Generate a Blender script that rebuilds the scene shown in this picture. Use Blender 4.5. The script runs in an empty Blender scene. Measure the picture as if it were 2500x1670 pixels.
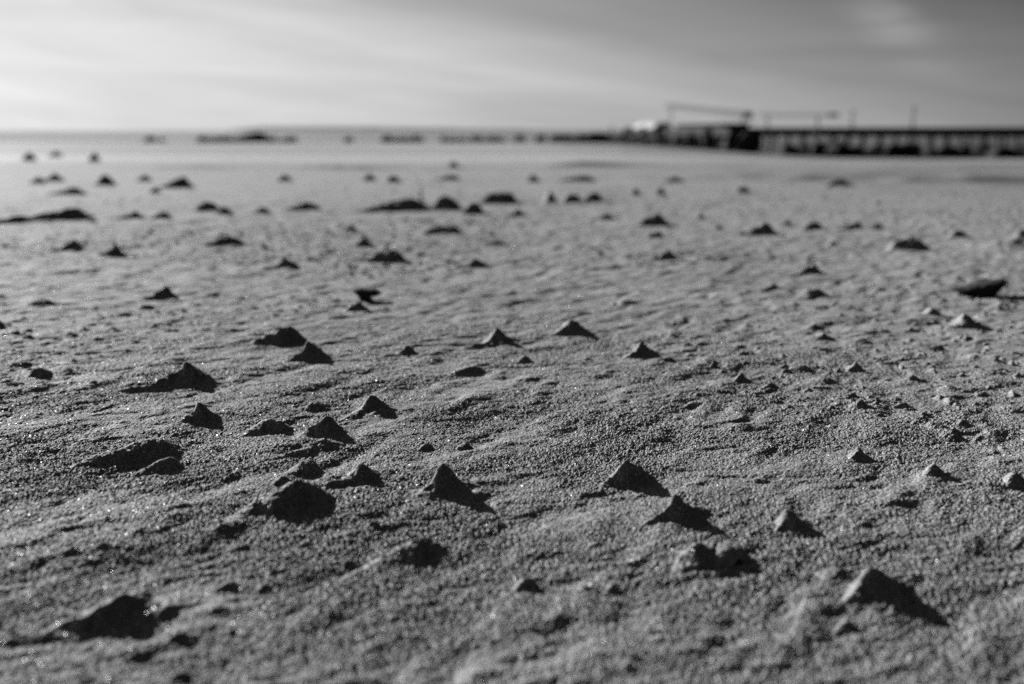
import bpy, math, random
import numpy as np
from mathutils import Vector

R = math.radians
scene = bpy.context.scene
col = scene.collection
random.seed(7)

# ------------------------------------------------------------------ camera numbers
CAM_Z = 0.15
LENS = 35.0
FPX = 2500 * LENS / 36.0              # focal length in photograph pixels
HORIZON = 318.5
PITCH = math.atan((835 - HORIZON) / FPX)
SUN_AZ, SUN_EL = R(-43), R(21)
TAIL = np.array([-0.79, -0.613])      # direction the wind tails run over the sand
PERP = np.array([0.613, -0.79])

def ray(px, py):
    """world direction of a photograph pixel"""
    cx, cy = (px - 1250) / FPX, (835 - py) / FPX
    c, s = math.cos(PITCH), math.sin(PITCH)
    return np.array([cx, c + cy * s, -s + cy * c])

def on_plane(px, py, z=0.0):
    d = ray(px, py)
    t = (z - CAM_Z) / d[2]
    return d[0] * t, d[1] * t

# ------------------------------------------------------------------ helpers
def tag(o, label=None, cat=None, group=None, kind=None):
    if label: o['label'] = label
    if cat: o['category'] = cat
    if group: o['group'] = group
    if kind: o['kind'] = kind
    return o

def empty(name, loc=(0, 0, 0), rz=0.0):
    o = bpy.data.objects.new(name, None)
    o.location = loc
    o.rotation_euler = (0, 0, rz)
    o.empty_display_size = 0.2
    col.objects.link(o)
    return o

def mesh_np(name, co, quads, mat, parent=None, smooth=False, tris=None):
    me = bpy.data.meshes.new(name)
    co = np.asarray(co, dtype=np.float32)
    me.vertices.add(len(co))
    me.vertices.foreach_set('co', co.ravel())
    parts, starts, n = [], [], 0
    if quads is not None and len(quads):
        q = np.asarray(quads, dtype=np.int32)
        parts.append(q.ravel()); starts.append(n + np.arange(len(q), dtype=np.int32) * 4); n += q.size
    if tris is not None and len(tris):
        t = np.asarray(tris, dtype=np.int32)
        parts.append(t.ravel()); starts.append(n + np.arange(len(t), dtype=np.int32) * 3); n += t.size
    li = np.concatenate(parts); st = np.concatenate(starts).astype(np.int32)
    me.loops.add(len(li))
    me.loops.foreach_set('vertex_index', li)
    me.polygons.add(len(st))
    me.polygons.foreach_set('loop_start', st)
    me.update(calc_edges=True)
    me.validate()
    me.polygons.foreach_set('use_smooth', np.full(len(me.polygons), smooth, dtype=bool))
    if mat: me.materials.append(mat)
    o = bpy.data.objects.new(name, me)
    col.objects.link(o)
    if parent: o.parent = parent
    return o

class MB:
    """collects simple solids and links them as one mesh object"""
    def __init__(self): self.v, self.q, self.t = [], [], []
    def box(self, x0, x1, y0, y1, z0, z1):
        b = len(self.v)
        self.v += [(x0, y0, z0), (x1, y0, z0), (x1, y1, z0), (x0, y1, z0), (x0, y0, z1), (x1, y0, z1), (x1, y1, z1), (x0, y1, z1)]
        self.q += [[b + i for i in f] for f in ((0, 3, 2, 1), (4, 5, 6, 7), (0, 1, 5, 4), (1, 2, 6, 5), (2, 3, 7, 6), (3, 0, 4, 7))]
    def tube(self, p, q, r0, r1, n=8):
        p, q = Vector(p), Vector(q)
        d = (q - p).normalized()
        a = d.orthogonal().normalized(); c = d.cross(a)
        b = len(self.v)
        for e, r in ((p, r0), (q, r1)):
            for k in range(n):
                th = 2 * math.pi * k / n
                self.v.append(tuple(e + (a * math.cos(th) + c * math.sin(th)) * r))
        for k in range(n):
            self.q.append([b + k, b + (k + 1) % n, b + n + (k + 1) % n, b + n + k])
        for base, sgn in ((b, -1), (b + n, 1)):
            m = len(self.v)
            self.v.append(tuple(p if sgn < 0 else q))
            for k in range(n):
                i, j = base + k, base + (k + 1) % n
                self.t.append([m, j, i] if sgn < 0 else [m, i, j])
    def build(self, name, mat, parent=None, smooth=False):
        return mesh_np(name, self.v, self.q, mat, parent, smooth, self.t)

# ------------------------------------------------------------------ noise
def hsh(ix, iy, seed):
    with np.errstate(over='ignore'):
        h = ix.astype(np.int64).astype(np.uint32) * np.uint32(374761393) + iy.astype(np.int64).astype(np.uint32) * np.uint32(668265263) + np.uint32((seed * 2246822519) & 0xffffffff)
        h = (h ^ (h >> np.uint32(13))) * np.uint32(1274126177)
        h = (h ^ (h >> np.uint32(16))) * np.uint32(2246822519)
        h = h ^ (h >> np.uint32(13))
    return h.astype(np.float64) / 4294967295.0

def vn(x, y, seed):
    ix, iy = np.floor(x), np.floor(y)
    fx, fy = x - ix, y - iy
    fx = fx * fx * fx * (fx * (fx * 6 - 15) + 10)
    fy = fy * fy * fy * (fy * (fy * 6 - 15) + 10)
    a, b = hsh(ix, iy, seed), hsh(ix + 1, iy, seed)
    c, d = hsh(ix, iy + 1, seed), hsh(ix + 1, iy + 1, seed)
    return ((a + (b - a) * fx) * (1 - fy) + (c + (d - c) * fx) * fy) * 2 - 1

def bumps(x, y, cell, seed, dens, r0, r1, hmul, fade=None):
    """scattered crumbs, each with a short wind tail; x runs along the tail"""
    u, v = x / cell, y / cell
    iu, iv = np.floor(u), np.floor(v)
    out = np.zeros_like(x)
    for di in (-1, 0, 1):
        for dj in (-1, 0, 1):
            ci, cj = iu + di, iv + dj
            on = hsh(ci, cj, seed) < dens
            px = ci + 0.15 + 0.7 * hsh(ci, cj, seed + 1)
            py = cj + 0.15 + 0.7 * hsh(ci, cj, seed + 2)
            k = hsh(ci, cj, seed + 3)
            rad = (r0 + (r1 - r0) * k * k) / cell
            du, dv = u - px, v - py
            du = np.where(du > 0, du * 0.5, du)
            rr = np.sqrt(du * du + dv * dv) / rad
            h = np.clip(1 - rr, 0, 1)
            h = h * h * (3 - 2 * h)
            out = np.maximum(out, np.where(on, h * rad * cell * hmul * (0.6 + 0.8 * hsh(ci, cj, seed + 4)), 0))
    return out

def fade(lam, sp):
    return np.clip((lam / sp - 1.0) / 1.6, 0, 1)

def terrain(x, y):
    """the broad shape of the beach"""
    y = np.asarray(y, dtype=np.float64); x = np.asarray(x, dtype=np.float64)
    crest = 4.35 + 0.25 * np.sin(x * 0.7 + 0.6) + 0.12 * np.sin(x * 2.1)
    d = np.clip(y - crest, 0, None)
    b = x / np.maximum(y, 0.5)
    slope = np.interp(b, [0.05, 0.107, 0.185, 0.247, 0.329, 0.514], [0.0107, 0.012, 0.0175, 0.0228, 0.0268, 0.0275])
    z = -slope * (np.sqrt(d * d + 0.25) - 0.5)
    z = np.where(z < -1.4, -1.4 + (z + 1.4) * 0.15, z)
    z = np.maximum(z, -2.6)
    return z

def ground(x, y, sp):
    x = np.asarray(x, dtype=np.float64); y = np.asarray(y, dtype=np.float64)
    a = x * TAIL[0] + y * TAIL[1]
    b = x * PERP[0] + y * PERP[1]
    z = terrain(x, y)
    r = np.hypot(x, y)
    near = np.clip((16 - r) / 10, 0, 1)
    wet = np.clip((y - 4.2) / 2.0, 0, 1)
    rough = 1 - 0.55 * wet
    wa = a + 0.006 * vn(a / 0.031, b / 0.027, 90) + 0.0016 * vn(a / 0.009, b / 0.008, 92)
    wb = b + 0.006 * vn(a / 0.027 + 9, b / 0.031, 91) + 0.0016 * vn(a / 0.008, b / 0.009 + 4, 93)
    for lam, amp, st, sd in ((0.9, 0.0045, 1.6, 1), (0.33, 0.0013, 1.7, 2), (0.12, 0.0008, 2.1, 3), (0.05, 0.00065, 2.6, 4),
                             (0.022, 0.00088, 3.0, 5), (0.010, 0.00092, 3.0, 6), (0.0045, 0.00058, 2.6, 7)):
        th = 0.35 * math.sin(sd * 2.4)
        ra, rb = wa * math.cos(th) + wb * math.sin(th), -wa * math.sin(th) + wb * math.cos(th)
        z = z + rough * near * amp * fade(lam, sp) * vn(ra / (lam * st), rb / lam, sd * 11)
    f1 = fade(0.0016, sp)
    if np.any(f1 > 0):
        gp = np.clip(0.95 + 0.5 * vn(a / 0.05, b / 0.022, 310), 0.3, 1.4)
        z = z + gp * f1 * 0.00024 * vn((a + 0.6 * b) / 0.0021, (b - 0.6 * a) / 0.0017, 101)
        z = z + gp * f1 * bumps(a * 0.8 + b * 0.6, b * 0.8 - a * 0.6, 0.0012, 111, 0.5, 0.00035, 0.0008, 0.55)
        z = z + gp * fade(0.0009, sp) * (0.00032 * vn((a - 0.9 * b) / 0.0009, (b + 0.9 * a) / 0.0009, 102) + 0.00030 * vn((a + 0.4 * b) / 0.0005, (b - 0.4 * a) / 0.0005, 103))
    patch = np.clip(0.6 + 0.8 * vn(a / 0.30, b / 0.16, 301), 0.2, 1)
    z = z + rough * near * fade(0.03, sp) * bumps(wa, wb, 0.075, 401, 0.22, 0.006, 0.013, 0.27)
    z = z + rough * near * fade(0.014, sp) * patch * bumps(wa, wb, 0.026, 501, 0.5, 0.0025, 0.0066, 0.5)
    z = z + near * fade(0.006, sp) * patch * bumps(wa, wb, 0.010, 601, 0.5, 0.0012, 0.0034, 0.66)
    # low scarp where the dry sand breaks towards the water
    s = 4.22 + 0.10 * np.sin(x * 1.9) + 0.05 * np.sin(x * 5.3 + 1)
    m = np.clip((x + 1.9) / 0.8, 0, 1) * np.clip((1.2 - x) / 0.9, 0, 1)
    z = z + m * np.clip(0.6 + 0.6 * vn(x / 0.35, y * 0, 55), 0.1, 1) * 0.022 * np.exp(-np.clip(y - s, 0, None) / 0.5) * np.clip((y - s + 0.05) / 0.05, 0, 1)
    # shallow trampled hollow on the right, in front of the jetty
    rr = ((x - 1.75) / 1.0) ** 2 + ((y - 3.5) / 0.33) ** 2
    z = z - 0.05 * np.exp(-rr)
    z = z + 0.03 * np.exp(-rr) * vn(x / 0.16, y / 0.16, 77) * fade(0.16, sp)
    # long shallow rut at the right
    lx = np.clip((x - 0.0) , -9, 9)
    q = (y - 1.315 - 0.02 * np.sin(x * 6)) / 0.022
    z = z + 0.010 * np.exp(-q * q) * np.clip((x - 0.60) / 0.05, 0, 1) * np.clip((0.80 - x) / 0.12, 0, 1)
    return z

def spacing_at(r):
    return np.clip(r * r / 190.0, 0.0007, 1e9)

# ------------------------------------------------------------------ materials
def new_mat(name):
    m = bpy.data.materials.new(name); m.use_nodes = True
    nt = m.node_tree; nt.nodes.clear()
    return m, nt, nt.nodes, nt.links

def N(nt, t, **kw):
    n = nt.nodes.new(t)
    for k, v in kw.items(): setattr(n, k, v)
    return n

def mathn(nt, op, a, b=None, c=None):
    n = nt.nodes.new('ShaderNodeMath'); n.operation = op
    for i, v in enumerate((a, b, c)):
        if v is None: continue
        if isinstance(v, (int, float)): n.inputs[i].default_value = v
        else: nt.links.new(v, n.inputs[i])
    return n.outputs[0]

def ramp(nt, fac, pts, interp='LINEAR'):
    n = nt.nodes.new('ShaderNodeValToRGB')
    cr = n.color_ramp; cr.interpolation = interp
    while len(cr.elements) < len(pts): cr.elements.new(0.5)
    for e, (p, v) in zip(cr.elements, pts):
        e.position = p; e.color = (v, v, v, 1)
    nt.links.new(fac, n.inputs[0])
    return n.outputs[0]

def maprange(nt, v, a, b, c, d):
    n = nt.nodes.new('ShaderNodeMapRange'); n.clamp = True
    n.inputs[1].default_value, n.inputs[2].default_value, n.inputs[3].default_value, n.inputs[4].default_value = a, b, c, d
    nt.links.new(v, n.inputs[0])
    return n.outputs[0]

SAND_ALBEDO = 0.44
def sand_material():
    m, nt, nodes, links = new_mat('beach_sand')
    out = N(nt, 'ShaderNodeOutputMaterial')
    geo = N(nt, 'ShaderNodeNewGeometry')
    pos = geo.outputs['Position']
    sep = N(nt, 'ShaderNodeSeparateXYZ'); links.new(pos, sep.inputs[0])
    vor = N(nt, 'ShaderNodeTexVoronoi'); vor.inputs['Scale'].default_value = 1900; links.new(pos, vor.inputs['Vector'])
    vsep = N(nt, 'ShaderNodeSeparateColor'); links.new(vor.outputs['Color'], vsep.inputs[0])
    # grains: most mid grey, some dark minerals, some pale quartz, the palest overbright as painted sparkle
    grain = ramp(nt, vsep.outputs[0], [(0.0, 0.30), (0.10, 0.55), (0.2, 0.85), (0.75, 1.05), (0.9, 1.4), (1.0, 2.3)])
    n1 = N(nt, 'ShaderNodeTexNoise'); n1.inputs['Scale'].default_value = 6.0; n1.inputs['Detail'].default_value = 5; links.new(pos, n1.inputs['Vector'])
    broad = maprange(nt, n1.outputs[0], 0.3, 0.7, 0.86, 1.12)
    n2 = N(nt, 'ShaderNodeTexNoise'); n2.inputs['Scale'].default_value = 1.1; n2.inputs['Detail'].default_value = 4; links.new(pos, n2.inputs['Vector'])
    # ground darker towards the right, in uneven patches
    dx = maprange(nt, sep.outputs[0], 0.4, 2.2, 0.0, 1.0)
    damp = mathn(nt, 'MULTIPLY', dx, maprange(nt, n2.outputs[0], 0.35, 0.6, 0.4, 1.0))
    darkenf = mathn(nt, 'SUBTRACT', 1.0, mathn(nt, 'MULTIPLY', damp, 0.40))
    # sheen of the wet strand painted as paler colour, in long uneven streaks
    wm = N(nt, 'ShaderNodeMapping'); wm.inputs['Scale'].default_value = (0.10, 1.0, 1.0); links.new(pos, wm.inputs[0])
    wn_ = N(nt, 'ShaderNodeTexNoise'); wn_.inputs['Scale'].default_value = 0.55; wn_.inputs['Detail'].default_value = 5; links.new(wm.outputs[0], wn_.inputs['Vector'])
    wetf = maprange(nt, sep.outputs[1], 4.4, 5.6, 0.0, 1.0)
    sheen_k = maprange(nt, wn_.outputs[0], 0.36, 0.62, 0.72, 2.0)
    sheen_v = mathn(nt, 'MULTIPLY', mathn(nt, 'MULTIPLY_ADD', wetf, mathn(nt, 'SUBTRACT', sheen_k, 1.0), 1.0), SAND_ALBEDO)
    v = mathn(nt, 'MULTIPLY', grain, broad)
    v = mathn(nt, 'MULTIPLY', v, darkenf)
    v = mathn(nt, 'MULTIPLY', v, sheen_v)
    comb = N(nt, 'ShaderNodeCombineColor')
    for i in range(3): links.new(v, comb.inputs[i])
    wet = maprange(nt, sep.outputs[1], 4.6, 9.0, 0.0, 1.0)
    bs = N(nt, 'ShaderNodeBsdfPrincipled')
    links.new(comb.outputs[0], bs.inputs['Base Color'])
    links.new(maprange(nt, wet, 0, 1, 0.8, 0.45), bs.inputs['Roughness'])
    bs.inputs['Specular IOR Level'].default_value = 0.5
    nb = N(nt, 'ShaderNodeTexNoise'); nb.inputs['Scale'].default_value = 1300; nb.inputs['Detail'].default_value = 2; links.new(pos, nb.inputs['Vector'])
    bump = N(nt, 'ShaderNodeBump'); links.new(maprange(nt, wet, 0, 1, 0.6, 0.1), bump.inputs['Strength']); bump.inputs['Distance'].default_value = 0.0005
    links.new(nb.outputs[0], bump.inputs['Height']); links.new(bump.outputs[0], bs.inputs['Normal'])
    # quartz facets that catch the sun
    off = N(nt, 'ShaderNodeVectorMath', operation='SUBTRACT'); links.new(vor.outputs['Color'], off.inputs[0]); off.inputs[1].default_value = (0.5, 0.5, 0.5)
    sc = N(nt, 'ShaderNodeVectorMath', operation='SCALE'); links.new(off.outputs[0], sc.inputs[0]); sc.inputs['Scale'].default_value = 2.2
    ad = N(nt, 'ShaderNodeVectorMath', operation='ADD'); links.new(sc.outputs[0], ad.inputs[0]); links.new(geo.outputs['True Normal'], ad.inputs[1])
    nrm = N(nt, 'ShaderNodeVectorMath', operation='NORMALIZE'); links.new(ad.outputs[0], nrm.inputs[0])
    gl = N(nt, 'ShaderNodeBsdfGlossy'); gl.inputs['Roughness'].default_value = 0.45; gl.inputs['Color'].default_value = (0.3, 0.3, 0.3, 1)
    links.new(nrm.outputs[0], gl.inputs['Normal'])
    vor2 = N(nt, 'ShaderNodeTexVoronoi'); vor2.inputs['Scale'].default_value = 1900; vor2.inputs['Randomness'].default_value = 1; links.new(pos, vor2.inputs['Vector'])
    wn = N(nt, 'ShaderNodeTexWhiteNoise'); links.new(vor2.outputs['Position'], wn.inputs['Vector'])
    mask = mathn(nt, 'GREATER_THAN', wn.outputs['Value'], maprange(nt, sep.outputs[1], 0.6, 1.7, 0.965, 1.0))
    gv = mathn(nt, 'MULTIPLY_ADD', mathn(nt, 'GREATER_THAN', wn.outputs['Value'], 0.998), 0.4, 0.28)
    gc = N(nt, 'ShaderNodeCombineColor')
    for i in range(3): links.new(gv, gc.inputs[i])
    links.new(gc.outputs[0], gl.inputs['Color'])
    mix = N(nt, 'ShaderNodeMixShader')
    links.new(mathn(nt, 'MULTIPLY', mask, 0.8), mix.inputs[0]); links.new(bs.outputs[0], mix.inputs[1]); links.new(gl.outputs[0], mix.inputs[2])
    links.new(mix.outputs[0], out.inputs[0])
    return m

def simple_mat(name, v, rough=0.7, spec=0.3, scale=8.0, lo=0.7, hi=1.25, bump=0.3, dist=0.02):
    m, nt, nodes, links = new_mat(name)
    out = N(nt, 'ShaderNodeOutputMaterial')
    tc = N(nt, 'ShaderNodeTexCoord')
    n = N(nt, 'ShaderNodeTexNoise'); n.inputs['Scale'].default_value = scale; n.inputs['Detail'].default_value = 6
    links.new(tc.outputs['Object'], n.inputs['Vector'])
    f = maprange(nt, n.outputs[0], 0.3, 0.7, lo * v, hi * v)
    comb = N(nt, 'ShaderNodeCombineColor')
    for i in range(3): links.new(f, comb.inputs[i])
    bs = N(nt, 'ShaderNodeBsdfPrincipled')
    links.new(comb.outputs[0], bs.inputs['Base Color'])
    bs.inputs['Roughness'].default_value = rough; bs.inputs['Specular IOR Level'].default_value = spec
    b = N(nt, 'ShaderNodeBump'); b.inputs['Strength'].default_value = bump; b.inputs['Distance'].default_value = dist
    links.new(n.outputs[0], b.inputs['Height']); links.new(b.outputs[0], bs.inputs['Normal'])
    links.new(bs.outputs[0], out.inputs[0])
    return m

def sea_material():
    m, nt, nodes, links = new_mat('sea_water')
    out = N(nt, 'ShaderNodeOutputMaterial')
    geo = N(nt, 'ShaderNodeNewGeometry')
    mp = N(nt, 'ShaderNodeMapping'); mp.inputs['Scale'].default_value = (0.35, 1.0, 1.0); links.new(geo.outputs['Position'], mp.inputs[0])
    n = N(nt, 'ShaderNodeTexNoise'); n.inputs['Scale'].default_value = 0.9; n.inputs['Detail'].default_value = 6; links.new(mp.outputs[0], n.inputs['Vector'])
    bs = N(nt, 'ShaderNodeBsdfPrincipled')
    bs.inputs['Base Color'].default_value = (0.05, 0.05, 0.05, 1)
    bs.inputs['Roughness'].default_value = 0.15; bs.inputs['IOR'].default_value = 1.33
    b = N(nt, 'ShaderNodeBump'); b.inputs['Strength'].default_value = 0.5; b.inputs['Distance'].default_value = 0.45
    links.new(n.outputs[0], b.inputs['Height']); links.new(b.outputs[0], bs.inputs['Normal'])
    links.new(bs.outputs[0], out.inputs[0])
    return m

M = {
    'sand': sand_material(),
    'sea': sea_material(),
    'hill': simple_mat('far_land', 0.33, 0.9, 0.1, 0.01, 0.85, 1.15, 0.0),  # distance haze put into this pale grey
    'rock': simple_mat('dark_wet_rock', 0.035, 0.75, 0.2, 3.0, 0.5, 1.6, 0.8, 0.08),
    'timber': simple_mat('dark_timber', 0.05, 0.8, 0.2, 5.0, 0.6, 1.5, 0.5, 0.01),
    'shed': simple_mat('tarred_board', 0.04, 0.8, 0.2, 4.0, 0.7, 1.4, 0.4, 0.01),
    'metal': simple_mat('grey_metal', 0.12, 0.6, 0.3, 6.0, 0.8, 1.2, 0.1, 0.005),
    'white': simple_mat('white_canvas', 0.6, 0.7, 0.2, 3.0, 0.92, 1.05, 0.1, 0.01),
    'pane': simple_mat('dusty_window', 0.30, 0.4, 0.5, 2.0, 0.8, 1.2, 0.0),
    'shell': simple_mat('dark_sand_crust', 0.14, 0.9, 0.1, 700.0, 0.6, 1.5, 0.9, 0.0008),  # one even tone, darker than the beach
    'block': simple_mat('dark_block_surface', 0.05, 0.8, 0.2, 300.0, 0.6, 1.4, 0.6, 0.001),
    'quartz': simple_mat('clear_quartz', 0.7, 0.12, 0.8, 900.0, 0.8, 1.2, 0.6, 0.0004),
    'stalk': simple_mat('dry_stalk', 0.12, 0.8, 0.2, 200.0, 0.7, 1.3, 0.2, 0.0005),
}

# ------------------------------------------------------------------ the beach: one sheet, finer towards the lens
ROWS = [0.004, 0.03, 0.06, 0.09, 0.12, 0.15, 0.175]
r = 0.19
while r < 700:
    ROWS.append(r)
    step = min(max(0.0007, r * r / 600.0), 0.045 * r)
    if r < 0.24: step = max(step, 0.0012)
    r += step
rows = np.array(ROWS)
half = R(31.5)
ang = np.concatenate([np.linspace(-half, half, 1180), np.linspace(half, 2 * math.pi - half, 130)[1:-1]])
A, RR = np.meshgrid(ang, rows)
X, Y = RR * np.sin(A), RR * np.cos(A)
dr = np.gradient(rows)[:, None]
da = np.where(np.abs(A) <= half, 2 * half / 1180, 0.045)
SP = np.maximum(np.broadcast_to(dr, X.shape) * 0.5, RR * da)
Z = ground(X, Y, SP)
nr, nc = X.shape
idx = np.arange(nr * nc).reshape(nr, nc)
nxt = np.roll(idx, -1, axis=1)
quads = np.stack([idx[:-1], idx[1:], nxt[1:], nxt[:-1]], axis=-1).reshape(-1, 4)
beach = mesh_np('beach_sand', np.stack([X, Y, Z], -1).reshape(-1, 3), quads, M['sand'])
tag(beach, 'wind swept wet sand full of crumbs, ripples and glinting grains', 'sand', kind='structure')
print('ground verts', nr * nc, nr, nc)

SEA_Z = -1.36
sea = mesh_np('sea', [(-30000, -30000, SEA_Z), (30000, -30000, SEA_Z), (30000, 40000, SEA_Z), (-30000, 40000, SEA_Z)], [[0, 1, 2, 3]], M['sea'])
tag(sea, 'calm pale sea reaching to the horizon behind the beach', 'sea', kind='structure')

# ------------------------------------------------------------------ low land on the horizon
def headland():
    D = 2600.0
    xs = np.linspace((555 - 1250) / FPX * D, (1640 - 1250) / FPX * D, 120)
    px = xs / D * FPX + 1250
    prof = np.interp(px, [555, 580, 620, 760, 900, 1000, 1120, 1300, 1500, 1640], [0, 5.5, 8.5, 9.5, 9, 7.5, 6, 3.5, 2, 0])
    hgt = (prof + 1.0 * vn(px / 45, px * 0, 5) * (prof > 2)) / FPX * D
    ts = np.array([0, 0.12, 0.3, 0.5, 0.7, 1.0]); hs = np.array([0, 0.55, 0.9, 1.0, 0.9, 0.0])
    co = [(x, D + t * 380 + 40 * math.sin(x * 0.004), SEA_Z - 0.2 + h * hh + (CAM_Z - SEA_Z) * (hh > 0.01) * h) for x, hh in zip(xs, hgt) for t, h in zip(ts, hs)]
    n = len(ts)
    q = [[i * n + j, (i + 1) * n + j, (i + 1) * n + j + 1, i * n + j + 1] for i in range(len(xs) - 1) for j in range(n - 1)]
    o = mesh_np('hills', co, q, M['hill'], smooth=True)
    tag(o, 'long low grey headland across the water on the horizon', 'hills', kind='structure')
headland()

# ------------------------------------------------------------------ sand mounds
K = 2500 / 2347.0
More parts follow.
